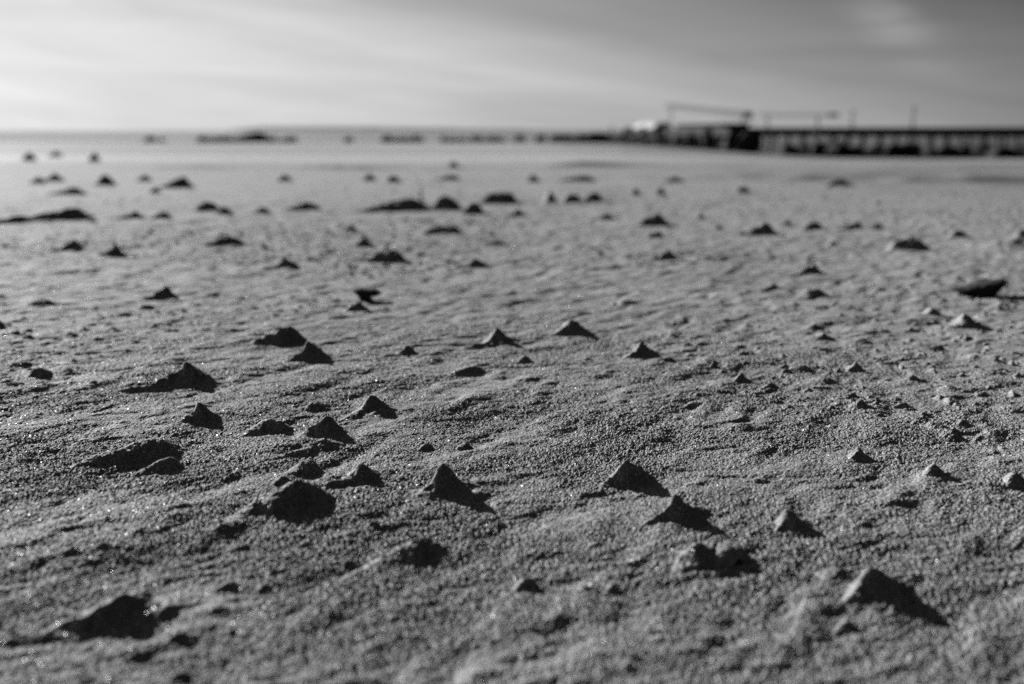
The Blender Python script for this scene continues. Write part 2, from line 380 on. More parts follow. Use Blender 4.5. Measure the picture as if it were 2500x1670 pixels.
# peak x, peak y, left, right, bottom of the dark side (in the photograph enlarged to 2347 px wide), shape, label
MOUNDS = [
 (270,1340,140,398,1425,'t',"big blurred mound with a lower right shoulder, nearest the bottom left corner"),
 (965,1208,865,1045,1272,'w',"broad dark lumpy mound in the blurred foreground just left of the middle"),
 (1598,1220,1540,1705,1298,'t',"twin peaked mound, pointed left top joined to a round right top"),
 (2000,1298,1945,2150,1387,'p',"tall blurred mound with a long straight slope, nearest the bottom right corner"),
 (1912,1288,1870,1958,1312,'d',"low bump touching the left of the tall blurred mound at bottom right"),
 (1812,1165,1780,1892,1215,'p',"dark wedge shaped mound between the twin peaked mound and the right edge"),
 (1532,1125,1512,1645,1202,'p',"mound with a bright left rim and steep narrow top above the twin peaks"),
 (1436,1042,1380,1528,1118,'p',"wide mound with a long sunlit left back, right of the sharpest sand"),
 (1020,1065,955,1132,1146,'p',"sharp mound with a pale left shoulder in the middle of the sharpest sand"),
 (690,1090,575,772,1166,'w',"wide crumbly dark mound, broadest in the sharp zone"),
 (650,1084,625,676,1102,'d',"small bump leaning on the back of the wide crumbly mound"),
 (822,1050,755,893,1104,'p',"smooth pointed mound behind the wide crumbly one"),
 (700,1053,660,745,1080,'d',"flat little mound just left of a smooth pointed mound in the sharp zone"),
 (745,948,705,822,1008,'p',"pointed mound with a straight right slope, beside a low dome"),
 (745,1003,635,800,1032,'r',"low crumbly ridge below the pointed mound with a straight right slope"),
 (632,950,570,682,988,'d',"low dark dome between two pointed mounds in the sharp sand"),
 (460,925,420,517,970,'p',"grainy little peak behind the long tailed ridge on the left"),
 (855,902,800,937,960,'p',"tall mound with a bright grainy crest, last of the sharp group towards the sea"),
 (366,997,255,428,1045,'r',"ridge shaped mound with a long left tail, sharpest at the left"),
 (388,1040,325,428,1076,'d',"low curved bank in front of the long tailed ridge"),
 (440,826,325,512,890,'p',"tallest lone peak at the left with a pale cap and long tail"),
 (710,782,675,772,833,'p',"peak with bright left rim standing in front of a smooth dome"),
 (660,757,600,712,786,'d',"smooth dark dome half hidden by a rimmed peak"),
 (1143,743,1070,1212,792,'p',"symmetrical dark cone with spreading skirts in mid distance"),
 (1310,727,1262,1372,766,'n',"thin nipple topped mound with wide wings behind the symmetrical cone"),
 (1472,775,1435,1540,817,'n',"flat topped little peak with a long curling right foot"),
 (935,788,914,960,806,'d',"small dark blob left of the symmetrical cone"),
 (1960,830,1930,1992,850,'p',"small sharp peak alone on the right side"),
 (1700,853,1680,1728,872,'p',"little mound in front of a tinier one right of the middle"),
 (1635,826,1617,1655,842,'p',"tiny mound behind a slightly larger one right of the middle"),
 (1968,1018,1935,2002,1054,'p',"rough crumbly lump alone in the sharp sand at the right"),
 (2140,1068,2112,2165,1086,'d',"thin dark sliver of a mound, furthest right in the sharp sand"),
 (95,845,73,122,863,'d',"small dark lump at the left, level with the tallest lone peak"),
 (-8,731,-45,24,757,'p',"mound cut by the left edge of the picture"),
 (382,655,343,418,687,'p',"blurred peak standing alone on the left behind the tallest one"),
 (820,692,790,850,718,'d',"dark bump at the foot of the undercut crust"),
 (2212,718,2168,2258,750,'n',"peak with curling skirts under the dark wedge at the far right"),
 (2136,704,2116,2160,720,'d',"slanting little mound left of the peak with curling skirts"),
 (1770,643,1738,1803,662,'p',"left one of a close pair of low mounds at mid right"),
 (1868,655,1825,1914,677,'d',"right one of a close pair of low mounds at mid right"),
 (1862,600,1808,1898,627,'p',"sharp mound with a long left skirt behind the close pair"),
 (2080,543,2025,2128,570,'d',"round shouldered dark mound in the blurred right distance"),
 (2196,526,2168,2220,542,'d',"small blurred mound right of the round shouldered one"),
 (2345,530,2322,2375,548,'d',"blurred mound cut by the right edge of the picture"),
 (1527,568,1480,1560,594,'p',"blurred pointed mound, nearest of three in a line at centre right"),
 (1505,521,1470,1535,541,'p',"blurred pointed mound, middle of three in a line at centre right"),
 (1508,486,1465,1530,512,'r',"slanting double lump, furthest of three in a line at centre right"),
 (1092,589,1035,1125,611,'p',"blurred wide mound standing alone, straight behind the symmetrical cone"),
 (895,571,850,937,597,'f',"flat topped blurred mound left of the centre"),
 (833,541,800,863,564,'p',"blurred pointed mound behind the flat topped one"),
 (807,511,788,824,528,'p',"tiny blurred peak, furthest of three stepping away left of centre"),
 (656,589,608,692,615,'p',"blurred peak with long left tail left of the flat topped mound"),
 (530,541,475,568,559,'d',"long low blurred mound with a tapering left side"),
 (267,563,238,294,588,'p',"blurred triangular mound near the left edge, darker than its neighbour"),
 (168,552,128,202,574,'p',"blurred narrow knob with a low right foot near the left edge"),
 (1025,514,975,1062,531,'f',"blurred mound with a notched flat top in the centre"),
 (1142,545,1108,1162,555,'d',"faint low blurred mound right of the centre"),
 (1752,511,1692,1792,534,'r',"blurred mound rising to the right, biggest of the far right row"),
 (1802,503,1782,1818,512,'d',"faint bump just behind the biggest mound of the far right row"),
 (1868,506,1828,1890,522,'d',"double blurred lump in the middle of the far right row"),
 (1962,504,1918,1985,521,'p',"blurred mound with a dark centre in the far right row"),
 (2010,511,1993,2030,522,'d',"pale small lump ending the far right row"),
 (1393,486,1366,1414,498,'d',"oval blurred mound alone at centre, in front of three faint lumps"),
 (1606,486,1594,1620,498,'d',"dot sized dark lump behind another dot at right of centre"),
 (1646,511,1632,1662,520,'d',"dot sized dark lump in front of another dot at right of centre"),
 (1376,571,1360,1392,582,'d',"dot sized mound alone at centre, left of the blurred pointed ones"),
 (1907,549,1893,1924,559,'d',"dot sized mound between the far right row and the sharp mound with skirt"),
 (1190,477,1160,1212,492,'p',"oval blurred mound under the dark bar of the far central group"),
 (1150,443,1103,1188,464,'f',"long dark bar, rightmost of the far central group"),
 (1022,453,985,1064,480,'d',"blurred dark lump in the middle of the far central group"),
 (1090,464,1055,1114,488,'d',"blurred lump under the long dark bar of the far central group"),
 (945,458,858,1000,480,'r',"widest blurred streak, leftmost of the far central group"),
 (1260,440,1246,1278,463,'d',"upright faint lump, left of three right of the far central group"),
 (1312,445,1290,1337,462,'f',"faint oval lump, middle of three right of the far central group"),
 (1362,442,1338,1385,460,'f',"faint oval lump, right of three right of the far central group"),
 (705,469,668,748,485,'r',"blurred mound sloping down to the right, left of the far central group"),
 (605,480,580,626,491,'d',"small dark knot between two blurred double lumps at left"),
 (478,468,448,514,486,'d',"blurred upper half of a double lump at the left"),
 (516,480,496,540,494,'d',"blurred lower half of a double lump at the left"),
 (312,489,262,338,502,'p',"blurred mound with a left tail, left of a small knob"),
 (378,490,352,398,503,'d',"small knob right of a blurred tailed mound at left"),
 (172,484,92,208,505,'r',"long dark blurred streak rising to the right near the left edge"),
 (48,498,0,88,511,'r',"blurred streak in front of the longer one at the left edge"),
 (172,433,138,202,445,'r',"flat blurred streak alone behind the long dark one at left"),
 (424,409,388,446,428,'r',"slanting blurred lump on the far sand left of centre"),
 (357,431,343,372,442,'d',"small faint lump below the slanting far lump"),
 (243,405,222,266,422,'d',"blurred broad lump near the edge of the dry sand at left"),
 (128,400,108,152,413,'d',"faint lump right of a fainter one near the edge of the dry sand"),
 (90,408,72,106,418,'d',"fainter lump, leftmost near the edge of the dry sand"),
 (642,1284,612,672,1299,'d',"small bump in front of the lumpy foreground mound, to its left"),
 (1210,1308,1175,1245,1334,'d',"blurred dark knob in the foreground right of the lumpy mound"),
 (1342,1328,1315,1368,1344,'d',"blurred lump right of a bigger dark knob in the foreground"),
 (525,1318,497,556,1336,'d',"blurred bump between the bottom left mound and the lumpy one"),
 (240,1238,218,270,1250,'d',"upper one of two little bumps above the bottom left mound"),
 (215,1268,185,242,1286,'d',"lower one of two little bumps above the bottom left mound"),
 (695,1222,680,720,1236,'d',"tiny crumb left of the lumpy foreground mound"),
 (1372,1226,1340,1396,1238,'d',"small elongated bump left of the twin peaked mound"),
 (1405,1322,1384,1430,1342,'d',"blurred square lump left of and below the twin peaks"),
 (1945,1400,1905,1970,1422,'d',"blurred bump built in place of a shadow in front of the tall mound at bottom right"),  # raised sand added to stand for a shadow
 (420,1518,392,448,1540,'d',"out of focus bump, lowest in the picture"),
 (325,1468,285,362,1488,'d',"out of focus double bump below the bottom left mound"),
 (858,1178,842,876,1196,'d',"crumb at the foot of the sharp mound's left tail"),
 (1068,1006,1045,1092,1022,'d',"right one of two crumbs alone in the sharp sand"),
 (978,1010,955,1000,1022,'d',"left one of two crumbs alone in the sharp sand"),
 (1590,912,1562,1614,926,'d',"faint crumb below the two little mounds right of the middle"),
 (1405,690,1392,1424,702,'p',"small blurred tip right of the nipple topped mound's back"),
 (1203,812,1186,1222,824,'d',"crumb just under the right skirt of the symmetrical cone"),
 (848,402,830,868,414,'d',"faint smudge at the far edge of dry sand, above the widest blurred streak"),
 (902,405,884,924,418,'d',"faint smudge at the far edge of dry sand, just right of a fainter one"),
 (1035,402,1005,1066,412,'r',"long faint streak at the far edge of dry sand, below the lone knob"),
 (1222,401,1206,1242,414,'d',"faint smudge at the far edge, above the upright faint lump"),
 (1340,400,1290,1385,410,'r',"long faint streak at the far edge, above the row of three lumps"),
 (1548,403,1520,1580,413,'r',"faint streak at the far edge below the white domed cover"),
 (1456,433,1444,1470,445,'d',"dim dot on the blurred sand, left of its twin, right of three lumps"),
 (1514,431,1502,1528,444,'d',"dim dot on the blurred sand, right of its twin below the jetty's end"),
 (1702,428,1684,1722,440,'d',"faint lump left of the trampled hollow under the jetty"),
 (652,403,634,674,414,'d',"faint smudge at the far edge, right of the slanting far lump"),
 (335,402,318,352,413,'d',"faint smudge at the far edge, between two broader lumps at left"),
 (1925,412,1890,1962,424,'r',"dark streak in the trampled hollow before the jetty"),
 (2330,1080,2300,2362,1104,'d',"crumbly lump cut by the right edge in the sharp sand"),
]
WET = [(70,355,54,84,368,'far dark knob on wet sand, left of three'),
       (130,350,116,146,360,'far dark knob on wet sand, middle and palest of three'),
       (218,358,204,232,373,'far dark knob on wet sand, right of three'),
       (1040,373,1026,1054,384,'far dark knob standing on the low sand scarp')]

def mound(px, py, l, rgt, bot, kind, label, zbase=0.0, idx=0):
    px, py, l, rgt, bot = (k * K for k in (px, py, l, rgt, bot))
    xa, ya = on_plane(px, bot, zbase)
    al = math.atan2(CAM_Z, math.hypot(xa, ya))
    fr = 0.62 * math.cos(al) / (0.62 * math.cos(al) + math.sin(al))
    yc = py + fr * (bot - py)
    x0, y0 = on_plane(px, yc, zbase)
    if y0 > 4.3:                                   # walk along the line of sight until it meets the falling beach
        d = ray(px, yc)
        t = 4.3 / d[1]
        while t < 140 and CAM_Z + d[2] * t > float(terrain(d[0] * t, d[1] * t)): t += 0.05
        x0, y0 = d[0] * t, d[1] * t
    s = y0 / math.cos(PITCH) / FPX * 1.0
    dep = math.hypot(x0, y0)
    s = dep / FPX
    far = np.clip((dep - 0.8) / 2.0, 0, 1)
    H = (yc - py) * s * (1.05 + 0.25 * far) * ((1.1 if kind in 'pt' else 1.0) if dep < 0.42 else 1.0)
    if bot - py < 34 * K and dep < 0.75 and kind != 'r': H *= 1.4
    Rr, Rl = (rgt - px) * s, (px - l) * s
    Rf = max(Rr * 0.80, Rl * 0.5)
    if dep < 0.42: Rf *= 1.12; Lt_k = 1.15
    else: Lt_k = 1.0
    if kind in 'pn': Rf *= 1.4
    Rw = max(min(Rr, Rl * 1.3) * (1.2 if kind in 'pn' else 0.92), H * 1.05)
    Rw = min(Rw, H * (2.0 if kind in 'pn' else 1.65))
    Lt = max(Rl * (1.45 - 0.3 * far), 0.45 * Rf)
    Lt *= Lt_k
    if kind == 'r': Lt = max(Lt, Rl * 1.7)
    LT = max(2.0 * Rl + 0.3 * Rf, 0.9 * Rf)
    if kind in 'pnt': Rw *= 0.86; Lt = min(Lt, max(0.8 * Rf, 0.7 * Rl))
    peak2 = None
    if kind == 't':
        peak2 = (0.62 * Rr, 0.35)
    sp = max(0.00055, dep * 0.8 / 995)
    nu = int(min(max((1.25 * Rf + max(1.1 * Lt, LT)) / sp, 18), 260)); nv = int(min(max(2.7 * Rw / sp, 18), 260))
    u = np.linspace(-1.25 * Rf, max(1.1 * Lt, LT if kind in 'pndtw' else 0), nu); v = np.linspace(-1.35 * Rw, 1.35 * Rw, nv)
    U, V = np.meshgrid(u, v)
    sd = 1000 + idx * 17
    q = max(Rw, Rf)
    wU = U + 0.10 * q * vn(U / (0.55 * q) + idx * 3.1, V / (0.55 * q), sd)
    wV = V + 0.14 * q * vn(U / (0.55 * q), V / (0.55 * q) + idx * 1.7, sd + 1)
    def shape(uu, vv, kk):
        tail = np.clip(uu / Lt, 0, 1)
        a = np.where(uu > 0, uu / Lt, -uu / Rf)
        b = vv / (Rw * (1 - 0.45 * tail))
        rr = np.sqrt(a * a + b * b)
        rr = np.sqrt(rr * rr + 0.018) - 0.134
        rr = np.clip(rr, 0, 1)
        if kk == 'd': f = (1 - rr ** 1.6) ** 1.6
        elif kk == 't': f = (1 - rr ** 1.1) ** 1.9
        elif kk == 'w': f = (1 - rr ** 1.3) ** 1.6
        elif kk == 'f': f = np.minimum((1 - rr ** 1.6) ** 1.2 * 1.35, 1 - 0.15 * rr)
        elif kk == 'n': f = 0.62 * (1 - rr) ** 2.4 + 0.38 * np.exp(-(rr / 0.2) ** 2) * (1 - rr)
        elif kk == 'r': f = (1 - rr ** 1.25) ** 1.35
        else: f = 0.82 * (1 - rr) ** 2.7 + 0.18 * np.exp(-(rr / 0.2) ** 2) * (1 - rr)
        return f * np.where(rr >= 1, 0, 1)
    F = shape(wU, wV, kind)
    if kind in 'pndtw':
        tu = np.clip(wU / LT, 0, 1)
        T = (0.86 if kind not in 'dw' else 0.7) * (1 - tu) ** 2.1 * (1 - np.clip(np.abs(wV) / (0.62 * Rw * (1 - 0.35 * tu)), 0, 1)) ** 1.25 * np.clip(wU / (0.12 * Lt) + 0.4, 0, 1)
        T = np.where(T < 0.03, 0, T - 0.03)
        F = np.maximum(F, T) + 0.12 * np.minimum(F, T)
    if peak2:
        # world +x shift expressed along the tail axes
        du, dv = peak2[0] * TAIL[0], peak2[0] * PERP[0]
        F = np.maximum(F, (0.5 if px < 600 else 0.72) * shape((wU - du) * 1.15, (wV - dv) * 1.15, 'd'))
    lump = 0.06 * vn(U / (0.32 * q), V / (0.32 * q), sd + 2) + 0.035 * vn(U / (0.13 * q), V / (0.13 * q), sd + 3) + 0.022 * vn(U / (0.06 * q), V / (0.06 * q), sd + 4)
    B = H * (F + lump * np.clip(F * 3, 0, 1) * np.clip(1.25 - 0.5 * F, 0, 1))
    B = B + np.clip(F * 4, 0, 1) * (0.0009 * vn(U / 0.009, V / 0.009, sd + 7) + 0.0008 * vn(U / 0.0042, V / 0.0042, sd + 5) + 0.0005 * vn(U / 0.0019, V / 0.0019, sd + 6)) * min(1, H / 0.013)
    x = x0 + U * TAIL[0] + V * PERP[0]
    y = y0 + U * TAIL[1] + V * PERP[1]
    spg = np.full_like(x, max(sp, float(spacing_at(dep)) * 0.6))
    g = ground(x, y, spg)
    skirt = max(0.0005, 0.045 * H)
    zc = float(g[nv // 2, nu // 2])
    z = g + B - skirt - 0.3 * H * np.clip((0.02 - F) / 0.02, 0, 1)
    keep = F > 0.0
    ii = np.arange(nu * nv).reshape(nv, nu)
    cell = keep[:-1, :-1] | keep[1:, :-1] | keep[:-1, 1:] | keep[1:, 1:]
    qd = np.stack([ii[:-1, :-1], ii[1:, :-1], ii[1:, 1:], ii[:-1, 1:]], -1)[cell]
    # orientation: TAIL x (-PERP) points up, so reverse when needed
    co = np.stack([x - x0, y - y0, z - zc], -1).reshape(-1, 3)
    used = np.unique(qd); remap = np.full(nu * nv, -1); remap[used] = np.arange(len(used))
    co = co[used]; qd = remap[qd]
    a, b, c = co[qd[0][0]], co[qd[0][1]], co[qd[0][2]]
    mid = len(qd) // 2
    a, b, c = co[qd[mid][0]], co[qd[mid][1]], co[qd[mid][2]]
    if np.cross(b - a, c - a)[2] < 0: qd = qd[:, ::-1]
    o = mesh_np('sand_mound', co, qd, M['sand'])
    o.location = (x0, y0, zc)
    tag(o, label, 'sand mound', 'little wind shaped mounds on the sand')
    return o

for i, (px, py, l, rg, bt, kd, lab) in enumerate(MOUNDS):
    mound(px, py, l, rg, bt, kd, lab, idx=i)
for i, (px, py, l, rg, bt, lab) in enumerate(WET):
    mound(px, py, l, rg, bt, 'd', lab, idx=200 + i)

# ------------------------------------------------------------------ lumps that stand on the sand
def blob(name, outline, depth, mat, seed, lump=0.12, up=0.0):
    """a lump with the given side outline (x,z in metres, anticlockwise): a filled, rounded solid"""
    pts = []
    n = len(outline)
    for i in range(n):
        a, b = outline[i], outline[(i + 1) % n]
        for k in range(4):
            t = k / 4; pts.append((a[0] + (b[0] - a[0]) * t, a[1] + (b[1] - a[1]) * t))
    m = len(pts); cx = sum(p[0] for p in pts) / m; cz = sum(p[1] for p in pts) / m
    rings = [(-1.0, 0.55), (-0.85, 0.8), (-0.5, 0.96), (0.0, 1.0), (0.5, 0.96), (0.85, 0.8), (1.0, 0.55)]
    rnd = random.Random(seed)
    size = max(abs(p[0] - cx) for p in pts)
    co, q, t3 = [], [], []
    for yy, sc in rings:
        for x, z in pts:
            jx, jz, jy = (rnd.uniform(-1, 1) * lump * size for _ in range(3))
            co.append((cx + (x - cx) * sc + jx, yy * depth / 2 + jy * 0.6, cz + (z - cz) * sc + jz))
    for k in range(len(rings) - 1):
        for i in range(m):
            j = (i + 1) % m
            q.append([k * m + i, k * m + j, (k + 1) * m + j, (k + 1) * m + i])
    for base, rev in ((0, True), ((len(rings) - 1) * m, False)):
        c = len(co); co.append((cx, (-1.02 if rev else 1.02) * depth / 2, cz))
        for i in range(m):
            j = (i + 1) % m
            t3.append([c, base + j, base + i] if rev else [c, base + i, base + j])
    o = mesh_np(name, co, q, mat, smooth=True, tris=t3)
    sub = o.modifiers.new('round', 'SUBSURF'); sub.levels = 1; sub.render_levels = 1
    return o

def outline_from_px(pts, base_px):
    x0, y0 = on_plane(base_px[0] * K, base_px[1] * K)
    s = math.hypot(x0, y0) / FPX
    return (x0, y0), [((p[0] - base_px[0]) * K * s, (base_px[1] - p[1]) * K * s) for p in pts]

(cx, cy), ol = outline_from_px([(828,694),(860,692),(853,680),(846,672),(866,672),(877,667),(868,659),(856,655),(836,654),(826,652),(812,654),(808,660),(820,670),(824,680)], (845, 688))
o = blob('sand_clod', ol, 0.018, M['shell'], 3, 0.03)
o.location = (cx, cy, float(ground(cx, cy, 0.002)) - 0.001); o.rotation_euler = (0, 0, -cx / cy)
tag(o, 'undercut dark crust of sand with a flat overhanging top', 'sand crust')
(cx, cy), ol = outline_from_px([(2262,678),(2276,668),(2290,648),(2300,634),(2288,630),(2262,634),(2236,641),(2215,650),(2192,655),(2200,662),(2222,664),(2240,671)], (2258, 674))
o = blob('dark_block', ol, 0.03, M['block'], 5, 0.03)  # raised dark wedge of one even tone
o.location = (cx, cy, float(ground(cx, cy, 0.004)) - 0.003); o.rotation_euler = (0, 0, -cx / cy)
tag(o, 'dark wedge shaped stone tilted up to the right near the right edge', 'block')

# a clear grain of quartz in front of the twin mound, and another further left
for (gx, gy), lab in (((1793, 1290), 'glinting clear quartz pebble right of the twin peaked mound'), ((1221, 1416), 'brightest blurred quartz pebble in the foreground at centre')):
    x0, y0 = on_plane(gx * K, gy * K)
    rnd = random.Random(gx)
    q = MB()
    rad = 0.0011
    ring = [(rnd.uniform(0.8, 1.1) * rad * math.cos(k * math.pi / 3), rnd.uniform(0.8, 1.1) * rad * math.sin(k * math.pi / 3)) for k in range(6)]
    co = [(x, y, 0) for x, y in ring] + [(x * 0.75, y * 0.75, rad * 0.9) for x, y in ring] + [(0, 0, -rad * 0.6), (0.1 * rad, 0, rad * 1.25)]
    qd = [[k, (k + 1) % 6, 6 + (k + 1) % 6, 6 + k] for k in range(6)]
    tr = [[12, (k + 1) % 6, k] for k in range(6)] + [[13, 6 + k, 6 + (k + 1) % 6] for k in range(6)]
    o = mesh_np('quartz_pebble', co, qd, M['quartz'], tris=tr)
    o.location = (x0, y0, float(ground(x0, y0, 0.0007)) + 0.0006)
    tag(o, lab, 'pebble', 'clear quartz pebbles on the sand')

# thin dry stalk behind the far central mounds
x0, y0 = on_plane(966 * K, 462 * K)
m_ = MB(); s = y0 / FPX
m_.tube((0, 0, -0.005), (-0.002, 0, 16 * K * s), 0.0028, 0.0022); m_.tube((-0.002, 0, 16 * K * s), (0.002, 0.002, 33 * K * s), 0.0022, 0.0012)
o = m_.build('dry_stalk', M['stalk']); o.location = (x0, y0, float(ground(x0, y0, 0.03)))
tag(o, 'thin faint stalk standing up in the far central group of mounds', 'stalk')

# ------------------------------------------------------------------ boulders at the water's edge
def boulder_mesh(seed, n=3):
    import bmesh
    bm = bmesh.new()
    bmesh.ops.create_icosphere(bm, subdivisions=n, radius=1.0)
    rnd = random.Random(seed)
    planes = [(Vector((rnd.gauss(0, 1), rnd.gauss(0, 1), rnd.gauss(0.2, 0.8))).normalized(), rnd.uniform(0.62, 0.92)) for _ in range(11)]
    for v in bm.verts:
        p = v.co.copy()
        for nrm, d in planes:
            e = p.dot(nrm) - d
            if e > 0: p -= nrm * e * 0.9
        a = np.array([p.x * 2.3 + seed]); b = np.array([p.y * 2.3 + p.z * 1.7])
        p *= 1 + 0.10 * float(vn(a, b, seed)[0]) + 0.05 * float(vn(a * 2.7, b * 2.7, seed + 1)[0])
        v.co = p
    me = bpy.data.meshes.new('boulder'); bm.to_mesh(me); bm.free()
    me.materials.append(M['rock'])
    return me
BOULD = [boulder_mesh(s) for s in (11, 23, 37, 41, 59)]

def boulder(x, y, z, sx, sy, sz, k, label, group):
    o = bpy.data.objects.new('boulder', BOULD[k % 5]); col.objects.link(o)
    o.location = (x, y, z); o.scale = (sx, sy, sz); o.rotation_euler = (0, 0, (k * 1.9) % 6.28)
    tag(o, label, 'boulder', group)
    return o

ROW = [  # photograph pixel x, half width px, top px, label
 (383, 15, 330, 'lone pair of offshore boulders at left: the darker one'),
 (413, 10, 332, 'lone pair of offshore boulders at left: the paler one'),
 (512, 14, 330, 'boulder at the left end of the dark cluster before the headland tip'),
 (556, 20, 329, 'wide flat boulder second in the dark cluster before the headland tip'),
 (602, 13, 329, 'boulder in the gap before the darkest offshore boulder'),
 (643, 20, 322, 'darkest and tallest offshore boulder in the left cluster'),
 (678, 16, 329, 'boulder leaning right of the tallest offshore boulder'),
 (720, 15, 331, 'faint boulder at the right end of the left offshore cluster'),
 (860, 12, 331, 'single faint boulder between the left and middle offshore clusters'),
 (950, 18, 328, 'left boulder of the middle offshore cluster'),
 (986, 20, 332, 'low boulder in the middle offshore cluster'),
 (1020, 20, 327, 'darkest boulder of the middle offshore cluster, at its right end'),
 (1092, 20, 332, 'low pale boulder starting the chain left of two lone boulders'),
 (1125, 12, 333, 'small pale boulder second in the chain left of two lone boulders'),
 (1166, 24, 329, 'long dark boulder in the chain left of two lone boulders'),
 (1210, 16, 331, 'round boulder ending the chain left of two lone boulders'),
 (1267, 18, 326, 'dark round boulder, left of two lone boulders before the jetty'),
 (1320, 15, 327, 'dark round boulder, right of two lone boulders before the jetty'),
 (1376, 22, 326, 'first boulder of the unbroken dark bank leading to the jetty'),
 (1412, 26, 325, 'low boulder second in the dark bank leading to the jetty'),
 (1450, 26, 323, 'tallest boulder in the dark bank left of the jetty end'),
 (1492, 26, 324, 'boulder in the dark bank just left of the jetty end'),
]
for i, (px, hw, top, lab) in enumerate(ROW):
    D = 126 + (i * 37 % 9) - 4
    x, s = (px - 1250) / FPX * D, D / FPX
    zt = CAM_Z - (top + 3 - HORIZON) * s
    zb = -1.45
    boulder(x, D, (zt + zb) / 2 - 0.1, hw * s * (1.2 if i in (0, 1, 8, 16, 17) else 1.9), hw * s * 1.0, (zt - zb) / 2 * 1.15 + 0.1, i, lab, 'boulders in the shallow water')

# ------------------------------------------------------------------ the jetty
PATH = [Vector((12.4, 116.0)), Vector((15.6, 68.0)), Vector((30.5, 55.0)), Vector((46.0, 43.0))]
SEG = [(b - a).length for a, b in zip(PATH, PATH[1:])]
LEN = sum(SEG)
def along(t):      # metres from the sea end
    for a, b, l in zip(PATH, PATH[1:], SEG):
        if t <= l or b is PATH[-1]: return a + (b - a) * (t / l)
        t -= l
def heading(t):
    for a, b, l in zip(PATH, PATH[1:], SEG):
        if t <= l or b is PATH[-1]: return (b - a).normalized()
        t -= l
def t_at(px):      # photograph column -> metres along the jetty
    k = (px - 1250) / FPX
    return min((abs(along(i * 0.02).x - k * along(i * 0.02).y), i * 0.02) for i in range(int(LEN / 0.02)))[1]
def along_run(mb, t0, t1, off, hw, z0, z1):
    """a bar that follows the jetty between two distances, mitred where the jetty turns"""
    ts = [t0] + [x for x in (SEG[0], SEG[0] + SEG[1]) if t0 < x < t1] + [t1]
    rings = []
    for t in ts:
        h0, h1 = heading(t - 0.01), heading(t + 0.01)
        h = (h0 + h1).normalized(); n = Vector((h.y, -h.x)); k = 1 / max(h.dot(h0), 0.5)
        p = along(t)
        a, b = p + n * (off - hw) * k, p + n * (off + hw) * k
        rings.append([(a.x, a.y, z0), (b.x, b.y, z0), (b.x, b.y, z1), (a.x, a.y, z1)])
    for r_ in rings:
        mb.v += r_
    base = len(mb.v) - 4 * len(rings)
    for i in range(len(rings) - 1):
        o, p = base + 4 * i, base + 4 * i + 4
        mb.q += [[o + k, p + k, p + (k + 1) % 4, o + (k + 1) % 4][::-1] for k in range(4)]
    mb.q += [[base, base + 1, base + 2, base + 3][::-1], [base + 4 * len(rings) - 4 + k for k in range(4)]]
    return mb

W = 2.6
DECK_T, DECK_B = 0.20, -0.20
jetty = empty('jetty', (0, 0, 0), 0)
tag(jetty, 'long dark timber jetty on many piles running out over the rocks', 'jetty')
SHORT = t_at(1650)     # the outer end is a lower landing
SEA_END = t_at(1508)
along_run(MB(), SHORT, LEN, 0, W / 2, DECK_T - 0.10, DECK_T).build('deck', M['timber'], jetty)
for off in (-W / 2 + 0.15, W / 2 - 0.15):
    along_run(MB(), SHORT + 0.05, LEN, off, 0.1, DECK_B, DECK_T - 0.103).build('side_beam', M['timber'], jetty)
    along_run(MB(), SHORT + 0.02, LEN, off * 1.06, 0.05, DECK_T + 0.003, DECK_T + 0.12).build('kerb_rail', M['timber'], jetty)
along_run(MB(), SEA_END, SHORT - 0.05, 0, W / 2, -0.52, -0.32).build('landing', M['timber'], jetty)
t = SEA_END + 0.2; k = 0
while t < LEN and k < 49:
    h = heading(t); n = Vector((h.y, -h.x)); p = along(t)
    for sgn in (-1, 1):
        top = (DECK_B if t > SHORT else -0.52) - 0.003
        q = p + n * sgn * (W / 2 - 0.15); qb = p + n * sgn * (W / 2 - 0.05)
        gz = float(terrain(q.x, q.y)) - 0.4
        mb = MB(); mb.tube((qb.x, qb.y, gz), (q.x, q.y, top), 0.08, 0.07)
        mb.build('pile', M['timber'], jetty, True)
    k += 1
    t += 1.9 + 0.35 * math.sin(k * 2.3) if t < SEG[0] else 1.0 + 0.18 * math.sin(k * 2.3)
for i, px in enumerate((1512, 1532, 1560, 1590, 1620, 1645)):      # guard posts of the landing
    tt = t_at(px); h = heading(tt); n = Vector((h.y, -h.x)); p = along(tt) - n * -(W / 2 - 0.1)
    mb = MB(); mb.tube((p.x, p.y, -0.317), (p.x, p.y, 0.62 if i == 0 else 0.1), 0.11, 0.1); mb.build('guard_post', M['timber'], jetty)
along_run(MB(), SEA_END + 0.3, SHORT - 0.1, W / 2 - 0.1, 0.05, 0.103, 0.2).build('guard_rail', M['timber'], jetty)
# dark boards added to darken the gaps below the deck beside the shed
for a_, b_ in ((1662, 1698), (1704, 1745), (1757, 1795)):
    along_run(MB(), t_at(a_), t_at(b_), 0, 0.5, -0.95, DECK_B - 0.004).build('dark_infill_boards', M['timber'], jetty)

